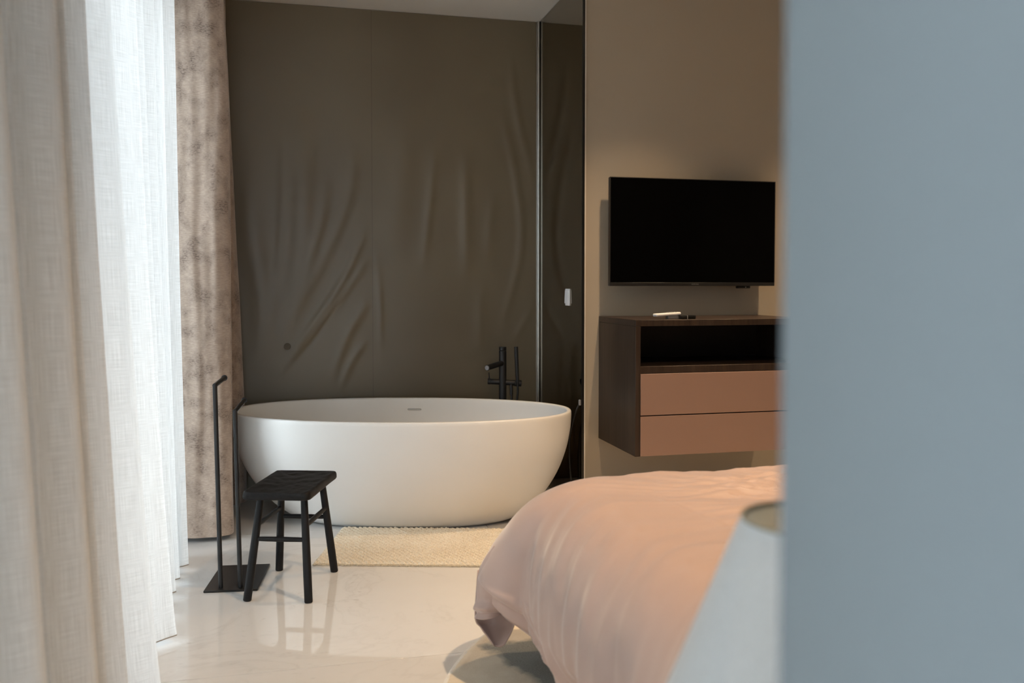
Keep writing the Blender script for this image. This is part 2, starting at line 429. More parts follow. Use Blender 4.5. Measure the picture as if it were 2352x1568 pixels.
def paper(x0, x1):
    nx, nz = int((x1 - x0) / .010), 240
    X, Z = np.meshgrid(np.linspace(x0, x1, nx), np.linspace(.004, ZC - .002, nz))
    low = fbm_arr(X * .9, X * 0 + 3, Z * .5, 2) * .006
    edge = np.clip(np.minimum((X - x0), (x1 - X)) / .05, 0, 1) * np.clip(np.minimum(Z, ZC - Z) / .15, 0, 1)
    Y = YB + .006 - (wrinkle(X, Z) + np.abs(low)) * edge - .002
    P = np.stack([X, Y, Z], -1)
    return grid_mesh('wallpaper_panel', P, None, M['wallpaper'], wb)
paper(-1.0, .4199); paper(.4213, XM - .008)
lathe('wall_plug', [(0, .0), (.017, .0), (.020, -.001), (.020, -.003)], simple('brown_plug', (.115, .088, .054), .6), wb, 24).matrix_world = Matrix.Translation((-.086, YB - .010, .885)) @ Matrix.Rotation(PI/2, 4, 'X')

# window wall behind the curtains
def window(nm, y0, y1, ny):
    wn = box(nm, (XL - .09, y0, .0), (XL - .03, y1, .045), M['frame'], bev=.004, kind='structure')
    box('frame', (XL - .09, y0, 2.63), (XL - .03, y1, 2.68), M['frame'], wn, bev=.004)
    for k in range(ny + 1):
        yy = y0 + .03 + (y1 - y0 - .06) * k / ny
        box('frame', (XL - .09, yy - .03, .045), (XL - .03, yy + .03, 2.63), M['frame'], wn, bev=.004)
        if k < ny:
            y2 = y0 + .03 + (y1 - y0 - .06) * (k + 1) / ny
            box('pane', (XL - .064, yy + .028, .043), (XL - .056, y2 - .028, 2.632), M['glass'], wn)
window('window_1', 2.62, 4.42, 2)
window('window_2', YR, 1.45, 3)
w3 = box('window_3', (XL, YR - .09, 0), (.6, YR - .03, .045), M['frame'], bev=.004, kind='structure')
box('frame', (XL, YR - .09, 2.63), (.6, YR - .03, 2.68), M['frame'], w3, bev=.004)
for k in range(3):
    xx = XL + .03 + 1.54 * k / 2
    box('frame', (xx - .03, YR - .09, .045), (xx + .03, YR - .03, 2.63), M['frame'], w3, bev=.004)
    if k < 2: box('pane', (xx + .028, YR - .064, .043), (xx + .742, YR - .056, 2.632), M['glass'], w3)
box('ground', (-12, -12, -.12), (9, 12, -.062), M['deck'], kind='structure')

# ------------------------------------------------------------------ ceiling downlights (warm spots)
def downlight(x, y, label, power, ang, blend, aim=(0, 0)):
    t = thing('ceiling_downlight', label, 'light', (x, y, ZC), group=None)
    lathe('trim_ring', [(.030, -.002), (.040, -.006), (.046, -.004), (.048, 0.0), (.030, 0.0), (.030, -.002)], M['white_edge'], t, 32)
    lathe('lamp_lens', [(0, -.0015), (.029, -.0015)], M['lamp'], t, 24)
    l = bpy.data.lights.new('downlight_beam', 'SPOT'); l.energy = power; l.color = (1.0, .70, .42); l.spot_size = math.radians(ang); l.spot_blend = blend
    l.shadow_soft_size = .035
    o = bpy.data.objects.new('downlight_beam', l); C.objects.link(o); o.parent = t; o.location = (0, 0, -.02)
    o.rotation_euler = (math.atan2(aim[1], 1), -math.atan2(aim[0], 1), 0)
    return t
downlight(1.75, 3.74, 'recessed warm ceiling spot above the left half of the dark cabinet', 125, 88, 1.0)
downlight(2.95, 3.74, 'recessed warm ceiling spot right of the dark cabinet', 125, 88, 1.0)
downlight(1.35, 2.05, 'recessed warm ceiling spot above the pink duvet', 175, 120, 1.0)

# ------------------------------------------------------------------ bathtub
TB = thing('bathtub', 'large oval matt white freestanding bathtub standing before the olive wall', 'bathtub', (.523, 4.712, 0), math.radians(-15))
def sup(a, b, n, m=140):
    t = np.linspace(0, 2*PI, m, endpoint=False); c, s = np.cos(t), np.sin(t)
    return np.stack([a*np.sign(c)*np.abs(c)**(2/n), b*np.sign(s)*np.abs(s)**(2/n)], -1)
ZT, TA, TBb = .58, .918, .482
rows = []
def ring(a, b, z, off=0, n=2.15):
    q = sup(a, b, n); rows.append(np.concatenate([q + [off, 0], np.full((len(q), 1), z)], 1))
ring(.01, .01, .012); ring(.54, .25, .012); ring(.556, .262, .004)
for h in np.linspace(.004, .965, 26):
    g = (1 - (1 - h) ** 2.05) ** (1 / 1.42)
    ring(.565 + (TA - .565) * g, .27 + (TBb - .27) * g, max(.005, ZT * h), .03 * (1 - g))
lipw = .026
ring(TA - .0008, TBb - .0008, ZT - .008); ring(TA - .003, TBb - .003, ZT - .003); ring(TA - .007, TBb - .007, ZT)
ring(TA - lipw + .006, TBb - lipw + .006, ZT); ring(TA - lipw + .002, TBb - lipw + .002, ZT - .003); ring(TA - lipw, TBb - lipw, ZT - .010)
for h in np.linspace(.95, .0, 22):
    g = (1 - (1 - h) ** 2.0) ** (1 / 1.7)
    ring(.46 + (TA - lipw - .46) * g, .20 + (TBb - lipw - .20) * g, .10 + (ZT - .10) * h, .03 * (1 - g))
ring(.40, .15, .094, .03); ring(.02, .02, .088, .03)
grid_mesh('shell', np.array(rows), None, M['tub'], TB, closed=True)
bm = bmesh.new(); q = sup(.545, .25, 2.15, 90)
vs0 = [bm.verts.new((x + .03, y, 0)) for x, y in q]; vs1 = [bm.verts.new((x + .03, y, .006)) for x, y in q]
for i in range(90): bm.faces.new((vs0[i], vs0[(i+1) % 90], vs1[(i+1) % 90], vs1[i]))
bm.faces.new(vs0); bm.faces.new(vs1)
from_bm('base_gasket', bm, M['slot'], TB)
# overflow slot on the far inner wall, drain in the bottom
def inner_y(x, z):
    h = (z - .10) / (ZT - .10); g = (1 - (1 - h) ** 2.0) ** (1 / 1.7)
    a = .46 + (TA - lipw - .46) * g; b = .20 + (TBb - lipw - .20) * g
    return b * (1 - abs((x - .03*(1-g)) / a) ** 2.15) ** (1 / 2.15)
ox, oz = .006, .512
oy = inner_y(ox, oz)
bm = bmesh.new(); add_box(bm, (ox - .041, oy - .004, oz - .0045), (ox + .041, oy + .012, oz + .0045), .004, 3)
from_bm('overflow_slot', bm, M['slot'], TB, angle=40)
bm = bmesh.new(); add_box(bm, (ox - .0385, oy - .0045, oz - .0025), (ox + .0385, oy + .006, oz + .0015), .0015, 2)
from_bm('overflow_trim', bm, M['chrome'], TB, angle=40)
lathe('drain', [(0, .103), (.028, .103), (.032, .100), (.032, .092)], M['chrome'], TB, 32, (.03, 0))

# ------------------------------------------------------------------ bath faucet on the floor behind the tub
FA = thing('bath_faucet', 'black floor-standing bath tap with hand shower behind the bathtub', 'tap', (1.172, 5.095, 0))
lathe('floor_flange', [(.0, .012), (.050, .012), (.055, .008), (.055, .0)], M['black'], FA, 40)
rod('riser', (0, 0, .008), (0, 0, .856), .0225, .0225, M['black'], FA, 32)
rod('riser_cap', (0, 0, .858), (0, 0, .880), .0225, .0225, M['black'], FA, 32)
rod('spout', (0, 0, .783), (-.125, -.135, .768), .0165, .0165, M['black'], FA, 28)
o = rod('spout_nozzle', (-.1245, -.1345, .7681), (-.1265, -.1365, .7678), .0135, .0135, M['gplastic'], FA, 24, .0004); o['label'] = 'grey round spout outlet'
rod('mixer_body', (-.085, .02, .672), (.088, -.015, .660), .0165, .0165, M['black'], FA, 28)
rod('lever_base', (-.088, .0205, .6722), (-.070, .017, .671), .0180, .0180, M['black'], FA, 28)
rod('lever', (-.078, .018, .685), (-.081, .018, .725), .0035, .003, M['black'], FA, 12)
rod('shower_holder', (.070, -.012, .661), (.112, -.020, .658), .0195, .0195, M['black'], FA, 28)
rod('hand_shower', (.083, -.036, .668), (.074, -.036, .882), .0105, .0122, M['black'], FA, 20)
hp = catmull([(.084, -.036, .672), (.084, -.036, .60), (.074, -.030, .50), (.050, -.02, .30), (.02, -.02, .12), (-.02, -.035, .16), (.0, -.04, .32), (.034, -.03, .48), (.050, -.022, .57), (.050, -.010, .655)], 8)
tube('shower_hose', hp, .0065, M['hose'], FA, 10)
rod('hose_fitting', (.050, -.018, .590), (.050, -.012, .655), .0095, .0095, M['black'], FA, 16)

# ------------------------------------------------------------------ light switch on the mirror
SWt = thing('light_switch', 'white rocker light switch on the dark mirror wall', 'switch', (XM, 4.742, 1.182))
box('switch_plate', (-.006, -.040, -.048), (0, .040, .048), M['wplastic'], SWt, bev=.003)
bm = bmesh.new(); add_box(bm, (-.012, -.031, -.036), (-.005, .031, .040), .003, 2, Matrix.Rotation(.04, 3, 'Y'))
from_bm('rocker', bm, M['wplastic'], SWt, angle=40)
# thin black strand curving along the mirror edge, with a small pale block
cp = catmull([(XM - .006, 4.503, .61), (XM - .022, 4.53, .55), (XM - .03, 4.60, .42), (XM - .028, 4.62, .30), (XM - .025, 4.60, .18), (XM - .02, 4.56, .07), (XM - .015, 4.50, .012), (XM - .01, 4.40, .008)], 8)
tagp(tube('black_strand', cp, .005, M['hose'], None, 10), 'thin black strand curving down against the mirror beside the tub', 'cord')
bm = bmesh.new(); add_box(bm, (XM - .012, 4.494, .596), (XM - .001, 4.512, .628), .004, 2)
tagp(from_bm('pale_block', bm, M['gplastic'], None, angle=40), 'small pale block at the mirror edge above the black strand', 'plug')  # pale rounded block at the strand's upper end

# ------------------------------------------------------------------ television
TV = thing('television', 'wide black flat television mounted on the taupe wall', 'television', (2.085, 4.397, 1.536))
box('back_housing', (-.4875, .006, -.290), (.4875, .030, .290), M['tv'], TV, bev=.004)
box('rear_bulge', (-.36, .028, -.26), (.36, .055, .12), M['tv'], TV, bev=.01)
box('screen', (-.4835, .0, -.271), (.4835, .008, .286), M['screen'], TV, bev=.001, seg=1)
box('bottom_bezel', (-.4875, -.001, -.290), (.4875, .008, -.271), M['bezel'], TV, bev=.001, seg=1)
for a, b in (((-.4875, -.001, -.271), (-.4835, .008, .290)), ((.4835, -.001, -.271), (.4875, .008, .290)), ((-.4835, -.001, .286), (.4835, .008, .290))):
    box('side_bezel', a, b, M['bezel'], TV)
box('wall_bracket', (-.20, .05, -.18), (.20, .0995, .10), M['tv'], TV, bev=.003)
fc = bpy.data.curves.new('maker_lettering', 'FONT'); fc.body = 'SAMSUNG'; fc.size = .0095; fc.align_x = 'CENTER'; fc.align_y = 'CENTER'; fc.extrude = .0003
fo = bpy.data.objects.new('maker_lettering', fc); C.objects.link(fo)
bpy.context.view_layer.update()
me = bpy.data.meshes.new_from_object(fo.evaluated_get(bpy.context.evaluated_depsgraph_get())); bpy.data.objects.remove(fo)
lo = link('lettering', me, M['logo'], TV); lo.rotation_euler = (PI/2, 0, 0); lo.location = (.006, -.0014, -.281)
dg = thing('receiver_dongle', 'tiny black receiver box under the television bottom edge', 'receiver', (2.389, 4.415, 1.246))
box('body', (-.039, -.012, -.0135), (.039, .012, 0), M['bplastic'], dg, bev=.003)
lathe('indicator', [(0, 0), (.0022, 0), (.0025, -.001)], M['led'], dg, 12).matrix_local = Matrix.Translation((.010, -.0123, -.007)) @ Matrix.Rotation(-PI/2, 4, 'X')

# ------------------------------------------------------------------ floating cabinet
CX0, CX1, CY0, CY1, CZ0, CZ1 = 1.572, 2.530, 3.957, 4.4965, .414, 1.081
CB = thing('floating_cabinet', 'wall-hung dark wood cabinet with open niche and two pink drawers', 'cabinet', (CX0, CY0, CZ0))
W_, D_, H_ = CX1 - CX0, CY1 - CY0, CZ1 - CZ0
box('top_panel', (0, 0, H_ - .030), (W_, D_, H_), M['cab'], CB, bev=.0012, seg=1)
box('side_panel', (0, 0, 0), (.026, D_, H_ - .0308), M['cab'], CB, bev=.0012, seg=1)
box('side_panel', (W_ - .026, 0, 0), (W_, D_, H_ - .0308), M['cab'], CB, bev=.0012, seg=1)
box('back_panel', (.026, D_ - .02, .02), (W_ - .026, D_, H_ - .031), M['inside'], CB)
box('shelf', (.0262, .002, .406), (W_ - .0262, D_ - .021, .440), M['cab'], CB, bev=.001, seg=1)
box('bottom_panel', (.0262, .02, .004), (W_ - .0262, D_ - .021, .02), M['cab'], CB)
for z0, z1 in ((.001, .196), (.2015, .404)):
    d = box('drawer', (.0272, -.002, z0), (W_ - .0272, .018, z1), M['pink'], CB, bev=.0012, seg=1)
    box('drawer_box', (.045, .018, z0 + .03), (W_ - .045, D_ - .06, z1 - .03), M['inside'], d)

# remotes on the cabinet
RC = thing('remote_control', 'white remote control propped tilted on the dark cabinet top', 'remote', (1.775, 4.05, CZ1), math.radians(8))
bm = bmesh.new(); add_box(bm, (-.072, -.020, .016), (.072, .020, .031), .006, 3, Matrix.Rotation(-.05, 3, 'Y')); from_bm('body', bm, M['wplastic'], RC, angle=40)
bm = bmesh.new()
for k in range(4):
    for j in range(2): add_box(bm, (.005 + k*.013, -.011 + j*.013, .0305 + k*.0006), (.013 + k*.013, -.003 + j*.013, .034 + k*.0006), .001, 1)
from_bm('buttons', bm, M['gplastic'], RC)
bm = bmesh.new(); add_box(bm, (.0, -.016, 0), (.06, .016, .0175), .003, 2); from_bm('stand', bm, M['gplastic'], RC, angle=40)
RB = thing('streaming_remote', 'small black remote control lying beside the white remote on the cabinet', 'remote', (1.872, 4.02, CZ1), math.radians(-4))
box('body', (-.038, -.018, 0), (.038, .05, .019), M['bplastic'], RB, bev=.004)
box('trim_band', (-.008, -.0185, .0005), (-.004, .0505, .0195), M['gplastic'], RB)

# ------------------------------------------------------------------ bath mat
def oriented(x, y, ang): return Matrix.Translation((x, y, 0)) @ Matrix.Rotation(ang, 4, 'Z')
BM = thing('bath_mat', 'cream tufted bath mat with diagonal ribs in front of the bathtub', 'mat', (.041, 3.954, 0), math.radians(-15.3))
LX, LY = .95, .568
nx, ny = 380, 240
X, Y = np.meshgrid(np.linspace(0, LX, nx), np.linspace(0, LY, ny))
q = (X * .80 + Y * .60) / .021; r = (-X * .60 + Y * .80) / .017
jit = fbm_arr(X[::4, ::4] * 30, Y[::4, ::4] * 30, X[::4, ::4] * 0, 2); jit = np.repeat(np.repeat(jit, 4, 0), 4, 1)[:ny, :nx]
rib = np.abs(np.sin(PI * (q + .25 * jit))) ** .7
kn = .72 + .28 * np.abs(np.sin(PI * (r + .5 * np.floor(q) + .3 * jit)))
edge = np.clip(np.minimum(np.minimum(X, LX - X), np.minimum(Y, LY - Y)) / .012, 0, 1) ** .5
Zm = .006 + (.013 * rib * kn + .003 * jit) * edge
wob = .004 * np.sin(X * 23) * (1 - Y / LY)
P = np.stack([X, Y + wob, np.maximum(Zm, .004)], -1)
pl = grid_mesh('pile', P, None, M['mat'], BM); pl['kind'] = 'stuff'
box('backing', (.002, .004, .0005), (LX - .002, LY - .002, .006), M['fringe'], BM)
bm = bmesh.new()
for k in range(210):
    x = LX * k / 209; L = random.uniform(.010, .017); z = random.uniform(.003, .006)
    add_box(bm, (x - .0016, -L, .0008), (x + .0016, .006, z + .0012))
f = from_bm('fringe', bm, M['fringe'], BM); f['kind'] = 'stuff'
ct = box('care_tag', (.045, LY - .004, .001), (.115, LY + .022, .004), M['tag'], BM, bev=.001, seg=1); ct['label'] = 'small white care tag with grey print'
bm = bmesh.new()
for k in range(7): add_box(bm, (.050 + k*.008, LY + .006, .0038), (.056 + k*.008, LY + .015, .0045))
from_bm('tag_print', bm, M['tagprint'], ct)

# ------------------------------------------------------------------ stool
ST = thing('wooden_stool', 'black hand-carved wooden stool with splayed round legs by the bathtub', 'stool', (-.046, 3.700, 0), math.radians(-17.5))
SW, SD, SH, STH = .272, .415, .442, .036
n1, n2 = 40, 60
def seat_pt(u, v, top):
    x = (u - .5) * SW; y = (v - .5) * SD
    r = .018; ex = SW/2 - abs(x); ey = SD/2 - abs(y)
    w_ = .0035 * fbm(x * 9, y * 9, 5 if top else 9, 2)
    return x, y, w_
P = []
prof = []  # cross rings: bottom -> side -> top as scaled super-rectangles
def rect_ring(sx, sy, z, rad=.02, n=112):
    out = []
    hx, hy = sx/2, sy/2; per = []
    for cx, cy, a0 in ((hx-rad, hy-rad, 0), (-hx+rad, hy-rad, PI/2), (-hx+rad, -hy+rad, PI), (hx-rad, -hy+rad, 1.5*PI)):
        for k in range(7): a = a0 + PI/2*k/6; per.append((cx + rad*math.cos(a), cy + rad*math.sin(a)))
    per.append(per[0]); per = np.array(per); s = np.r_[0, np.cumsum(np.hypot(*np.diff(per, axis=0).T))]
    t = np.linspace(0, s[-1], n, endpoint=False)
    q = np.stack([np.interp(t, s, per[:, 0]), np.interp(t, s, per[:, 1])], -1)
    return np.concatenate([q, np.full((n, 1), z)], 1)
rws = []
z0 = SH - STH
for k in (.02, .5, .9): rws.append(rect_ring(SW*k, SD*k, z0))
for dx, z in ((.010, z0), (.003, z0 + .003), (0, z0 + .009), (0, z0 + STH*.55), (.001, SH - .009), (.004, SH - .003), (.010, SH)): rws.append(rect_ring(SW - 2*dx, SD - 2*dx, z))
for k in np.linspace(.90, .02, 26): rws.append(rect_ring(SW*k, SD*k, SH, max(.004, .02*k)))
P = np.array(rws)
for i in range(P.shape[0]):
    for j in range(P.shape[1]):
        x, y, z = P[i, j]
        c = noise.cell(Vector((x*38 + .6*fbm(x*20, y*20, 1), y*30, 0)))
        a = fbm(x*26, y*22, 2.0, 2)
        if i >= 9:
            dish = .006 * max(0, 1 - (2*x/SW)**2)
            P[i, j, 2] += -dish + .0028*a - .001*abs(c) + (.004 if abs(2*y/SD) > .85 else 0)*0
        elif i >= 3:
            w_ = 1 + .012*fbm(x*18, y*18, z*40, 2); P[i, j, 0] *= w_; P[i, j, 1] *= 1 + .008*fbm(x*18+5, y*18, z*40, 2)
grid_mesh('seat', P, None, M['bwood'], ST, closed=True)
FT = {}
for nm, fx, fy, tx, ty in (('fl', -.125, -.185, -.088, -.120), ('fr', .124, -.187, .088, -.120), ('bl', -.122, .187, -.088, .130), ('br', .124, .187, .088, .130)):
    a, b = Vector((fx, fy, .0)), Vector((tx, ty, z0 + .004)); FT[nm] = (a, b)
    pts = [a.lerp(b, t) for t in (0, .008, .25, .6, .94, 1)]
    tube('leg', pts, [.0145, .0163, .0165, .0155, .0140, .0130], M['bleg'], ST, 20)
def at_leg(nm, z): a, b = FT[nm]; return a.lerp(b, z / b.z)
for p, q_, za, zb in (('fl', 'fr', .238, .238), ('bl', 'br', .250, .250), ('fl', 'bl', .290, .290), ('fr', 'br', .290, .290)):
    a, b = at_leg(p, za), at_leg(q_, zb)
    tube('stretcher', [a.lerp(b, t) for t in (0, .15, .5, .85, 1)], [.0085, .0095, .0105, .0095, .0085], M['bleg'], ST, 14)

# ------------------------------------------------------------------ towel rack
TR = thing('towel_rack', 'black steel towel stand with two angled bars on a square floor plate', 'towel rack', (-.399, 3.691, 0), math.radians(-6.8))
box('base_plate', (0, 0, .001), (.214, .326, .009), M['plate'], TR, bev=.0012, seg=1)
for (x, y, h, L, tx) in ((.062, .034, .842, .292, -.014), (.140, .033, .735, .345, -.013)):
    e = Vector((x + tx, y, h)); d = Vector((-.075, 1, 0)).normalized()
    rod('pole', (x, y, .008), (x + tx, y, h + .006), .0094, .0094, M['black'], TR, 20)
    rod('towel_bar', e - d * .006, e + d * L, .0094, .0094, M['black'], TR, 20)
    rod('end_cap', e + d * (L - .004), e + d * (L + .006), .0132, .0132, M['black'], TR, 24)

# ------------------------------------------------------------------ curtains
def sheer():
    # crest positions toward the room: (Y, X at floor, X at ceiling)
    crest = [(.12, -.45, -.53), (.45, -.44, -.53), (.80, -.43, -.53), (1.10, -.43, -.54), (1.40, -.43, -.54), (1.70, -.425, -.55), (1.78, -.44, -.56), (2.07, -.425, -.55), (2.18, -.435, -.56), (2.40, -.435, -.56),
             (2.72, -.418, -.565), (3.20, -.450, -.565), (3.44, -.50, -.57), (3.66, -.505, -.56), (3.83, -.51, -.55), (4.01, -.502, -.53), (4.20, -.56, -.56)]
    ctl = []
    for i, (y, xb, xt) in enumerate(crest):
        if i:
            py = crest[i-1][0]; g = y - py; dp = min(.24, .12 + .45 * (g - .1)) if g > .13 else .035
            ctl.append((py + g * .30, xb - .6 * dp, xt - .5 * dp)); ctl.append((py + g * .60, xb - dp, xt - .8 * dp))
        k = min(1, (g if i else .3) / .3)
        ctl.append((y - .035 * k, xb - .030 * k, xt - .025 * k)); ctl.append((y + .012 * k, xb, xt))
    ctl = np.array(ctl); D = catmull(ctl, 9)
    n = len(D); nz = 90; z = np.linspace(.028, ZC - .034, nz)
    s = np.r_[0, np.cumsum(np.hypot(np.diff(D[:, 0]), np.diff(D[:, 1])))]
    T = ((z - z[0]) / (z[-1] - z[0]))[:, None]
    tt = T ** .75
    Yc = np.repeat(D[None, :, 0], nz, 0); Xc = D[None, :, 1] * (1 - tt) + D[None, :, 2] * tt
    rip = fbm_arr(np.repeat(s[None] * 9, nz, 0), T * 1.2 + 0 * Yc, 0 * Yc + 4, 2) * .010
    rip2 = fbm_arr(np.repeat(s[None] * 26, nz, 0), T * 1.0 + 0 * Yc, 0 * Yc + 8, 1) * .004
    Xc = Xc + rip + rip2; Yc = Yc + fbm_arr(np.repeat(s[None] * 5, nz, 0), T * 1.6 + 0 * Yc, 0 * Yc + 14, 2) * .018
    P = np.stack([Xc, Yc, np.repeat(z[:, None], n, 1)], -1)
    UV = np.stack([np.repeat(s[None], nz, 0), P[..., 2]], -1)
    cu = grid_mesh('sheer_curtain', P, UV, M['sheer'])
    tagp(cu, 'floor-length white linen sheer curtain hanging in soft folds along the window', 'curtain')
    hb = P[:2].copy(); hb[0, :, 2] = .0255; hb[1, :, 2] = .0295; hb[:, :, 0] = P[0, :, 0][None] + .0008
    o = grid_mesh('hem', hb, None, M['hem'], cu)
sheer()
def drape():
    plan = [(-.72, 4.60), (-.66, 4.50), (-.605, 4.462), (-.55, 4.432), (-.47, 4.422), (-.40, 4.428), (-.353, 4.452), (-.338, 4.50), (-.355, 4.56), (-.43, 4.64), (-.47, 4.76), (-.47, 4.90), (-.42, 5.01), (-.345, 5.07), (-.315, 5.14), (-.34, 5.21), (-.46, 5.24), (-.6, 5.25), (-.75, 5.26)]
    D = catmull(plan, 10); n = len(D); nz = 150; z = np.linspace(.022, ZC - .036, nz)
    s = np.r_[0, np.cumsum(np.hypot(np.diff(D[:, 0]), np.diff(D[:, 1])))]
    T = ((z - z[0]) / (z[-1] - z[0]))[:, None]
    X = np.repeat(D[None, :, 0], nz, 0).copy(); Y = np.repeat(D[None, :, 1], nz, 0).copy()
    back = np.clip((Y - 4.60) / .4, 0, 1)
    zz = np.repeat(z[:, None], n, 1)
    # the rear fold flares towards the floor, everything narrows near the track
    X = X - back * np.clip((zz - .45) / 2.2, 0, 1) ** 1.0 * .085
    top = np.clip((zz - 2.15) / .5, 0, 1); X = X - np.clip((X + .52) / .12, 0, 1) * (1 - back) * top * .020
    X = X + fbm_arr(np.repeat(s[None] * 8, nz, 0), zz * 1.1, 0 * X, 2) * .007
    Y = Y + fbm_arr(np.repeat(s[None] * 12, nz, 0), zz * 1.4, 0 * X + 7, 2) * .016
    zz = zz + np.clip(1 - T / .02, 0, 1) * (np.sin(s * 2)[None] * .004)
    P = np.stack([X, Y, zz], -1); UV = np.stack([np.repeat(s[None], nz, 0), zz], -1)
    cu = grid_mesh('drape_curtain', P, UV, M['drape'])
    tagp(cu, 'heavy beige and brown mottled drape bunched beside the sheer curtain', 'curtain')
    Q = P.copy(); t = np.gradient(P, axis=1); nr = np.stack([t[..., 1], -t[..., 0], 0 * t[..., 0]], -1); nr /= np.linalg.norm(nr, axis=-1, keepdims=True)
    Q = Q - nr * .006; Q[:, :, 2] = P[:, :, 2]
    grid_mesh('lining', Q, UV, M['lining'], cu)
    hb = np.stack([P[0], Q[0]], 0); grid_mesh('hem', hb, None, M['lining'], cu)
drape()
for nm, x, a, b, lb in (('curtain_track', -.60, -.1, 4.26, 'white ceiling track of the sheer curtain'), ('curtain_track', -.47, 4.38, 5.2, 'short white ceiling track of the mottled drape')):
    tagp(box(nm, (x - .10, a, ZC - .032), (x + .10, b, ZC - .0005), M['white_edge'], None, bev=.003), lb, 'curtain track')

# ------------------------------------------------------------------ bed and duvet
BX0, BX1, BY0, BY1 = .86, 2.66, .56, 2.60
BE = thing('bed', 'upholstered double bed hidden under the pink duvet', 'bed', ((BX0+BX1)/2, BY0, 0))
hw = (BX1 - BX0) / 2
box('bed_base', (-hw + .03, .02, .08), (hw - .03, BY1 - BY0 - .05, .30), M['bedlinen'], BE, bev=.02)
box('mattress', (-hw + .02, .03, .301), (hw - .02, BY1 - BY0 - .03, .55), M['matt_w'], BE, bev=.06, seg=4)
box('headboard', (-hw, -.055, .08), (hw, .018, 1.10), M['bedlinen'], BE, bev=.02)
for sx in (-1, 1):
    for y in (.15, BY1 - BY0 - .25):
        tube('leg', [(sx*(hw - .15), y, 0.018), (sx*(hw - .15), y, .085)], [.02, .028], M['oak'], BE, 16)
def duvet():
    rc = .10; x0, x1, ya, yb = BX0, BX1, 1.12, 2.59
    per = []   # start line: position, outward normal, hem factor
    nl, nc, nf = 130, 70, 110
    for k in range(nl): t = k / nl; per.append((x0, ya + (yb - rc - ya) * t, -1, 0, t, 0))
    for k in range(nc): a = PI - PI/2 * k / nc; per.append((x0 + rc + rc*math.cos(a), yb - rc + rc*math.sin(a), math.cos(a), math.sin(a), 1, k / nc))
    for k in range(nf): t = k / nf; per.append((x0 + rc + (x1 - x0 - 2*rc) * t, yb, 0, 1, 1, 1 + t))
    for k in range(24): a = PI/2 - PI/2 * k / 24; per.append((x1 - rc + rc*math.cos(a), yb - rc + rc*math.sin(a), math.cos(a), math.sin(a), 1, 2))
    for k in range(31): t = k / 30; per.append((x1, yb - rc - (yb - rc - ya) * t, 1, 0, 1, 3))
    per = np.array(per); n = len(per)
    pl = np.r_[0, np.cumsum(np.hypot(np.diff(per[:, 0]), np.diff(per[:, 1])))]
    spx = np.clip(per[:, 0], 1.55, 1.95); spy = np.clip(per[:, 1], 1.12, 1.95)
    rows = []; wts = []
    ztop = .642
    for k in np.linspace(0, 1, 120):          # flat top from the spine outwards
        x = spx * (1 - k) + per[:, 0] * k; y = spy * (1 - k) + per[:, 1] * k
        zz = np.full(n, ztop) + .022 * (1 - k ** 2)
        rows.append(np.stack([x, y, zz], -1)); wts.append((0.0, k))
    cor = np.where((per[:, 5] > 0) & (per[:, 5] < 1), np.sin(PI * np.clip(per[:, 5], 0, 1)), 0)
    footm = np.clip((per[:, 5]), 0, 1)
    A = .238 * (1 - footm) + .21 * footm; B = np.full(n, .33)
    for ph in np.linspace(.04, 1, 46):       # rounded shoulder
        a = ph * PI / 2
        out = (A + .17 * cor) * ((1 - cor) * np.sin(a) ** .9 + cor * (.55 * np.sin(a) + .45 * ph)); dn = B * (1 - np.cos(a) ** 1.0)
        rows.append(np.stack([per[:, 0] + per[:, 2]*out, per[:, 1] + per[:, 3]*out, ztop - dn], -1)); wts.append((ph, 1))
    c5 = per[:, 5]
    tip = np.exp(-((c5 - .38) / .17) ** 2) * (per[:, 4] >= 1) * (c5 <= 1)
    for k in np.linspace(.03, 1, 34):        # hanging side down to the hem
        L = np.where(c5 <= .5, .118 * np.clip(1 - c5 / .45, .06, 1), .118 * np.clip((c5 - .5) / .3, .06, 1.5)) + .008 * np.sin(pl * 7) * (c5 <= 0)
        out = A + .17 * cor - .055 * k ** 1.3 
        rows.append(np.stack([per[:, 0] + per[:, 2]*out, per[:, 1] + per[:, 3]*out, ztop - B - L * k], -1)); wts.append((1 + k, 1))
    P = np.array(rows); m = len(rows)
    PH = np.array([w_[0] for w_ in wts])[:, None]; KK = np.array([w_[1] for w_ in wts])[:, None]
    S = np.repeat(pl[None], m, 0)
    # gathered folds falling down the side, strongest below the shoulder
    f1 = fbm_arr(S * 5.0 + PH * .9, PH * .8 + 0 * S, 0 * S + 2, 3)
    f2 = fbm_arr(S * 15.0 + PH * 2.2, PH * 1.1 + 0 * S, 0 * S + 6, 2)
    amp = np.clip(PH, 0, 2)
    off = f1 * (.006 + .018 * amp) + f2 * (.0025 + .004 * amp)
    # crumpled top: long shallow wrinkles running across the bed
    x, y = P[..., 0], P[..., 1]
    wx = fbm_arr(x * 2.2 + .8 * y, y * 12, 0 * x + 3, 3); wx2 = fbm_arr(x * 4 + 2 * y, y * 30 - x * 6, 0 * x + 9, 2)
    msk = np.clip(1 - PH, 0, 1) * np.clip((x - .95) / .35, 0, 1)
    ridge = (1 - np.abs(wx) * 2.2)
    yy = y + .35 * fbm_arr(x * 1.3, y * 1.3, 0 * x + 21, 2) + .18 * x
    rdg = np.clip(1 - 2.6 * np.abs(fbm_arr(x * 2.4, yy * 8, 0 * x + 31, 2)), 0, 1) ** 3
    rdg2 = np.clip(1 - 3 * np.abs(fbm_arr(x * 4.5 + 9, yy * 17, 0 * x + 37, 2)), 0, 1) ** 2
    msk2 = np.clip((2.56 - y) / .22, .15, 1)
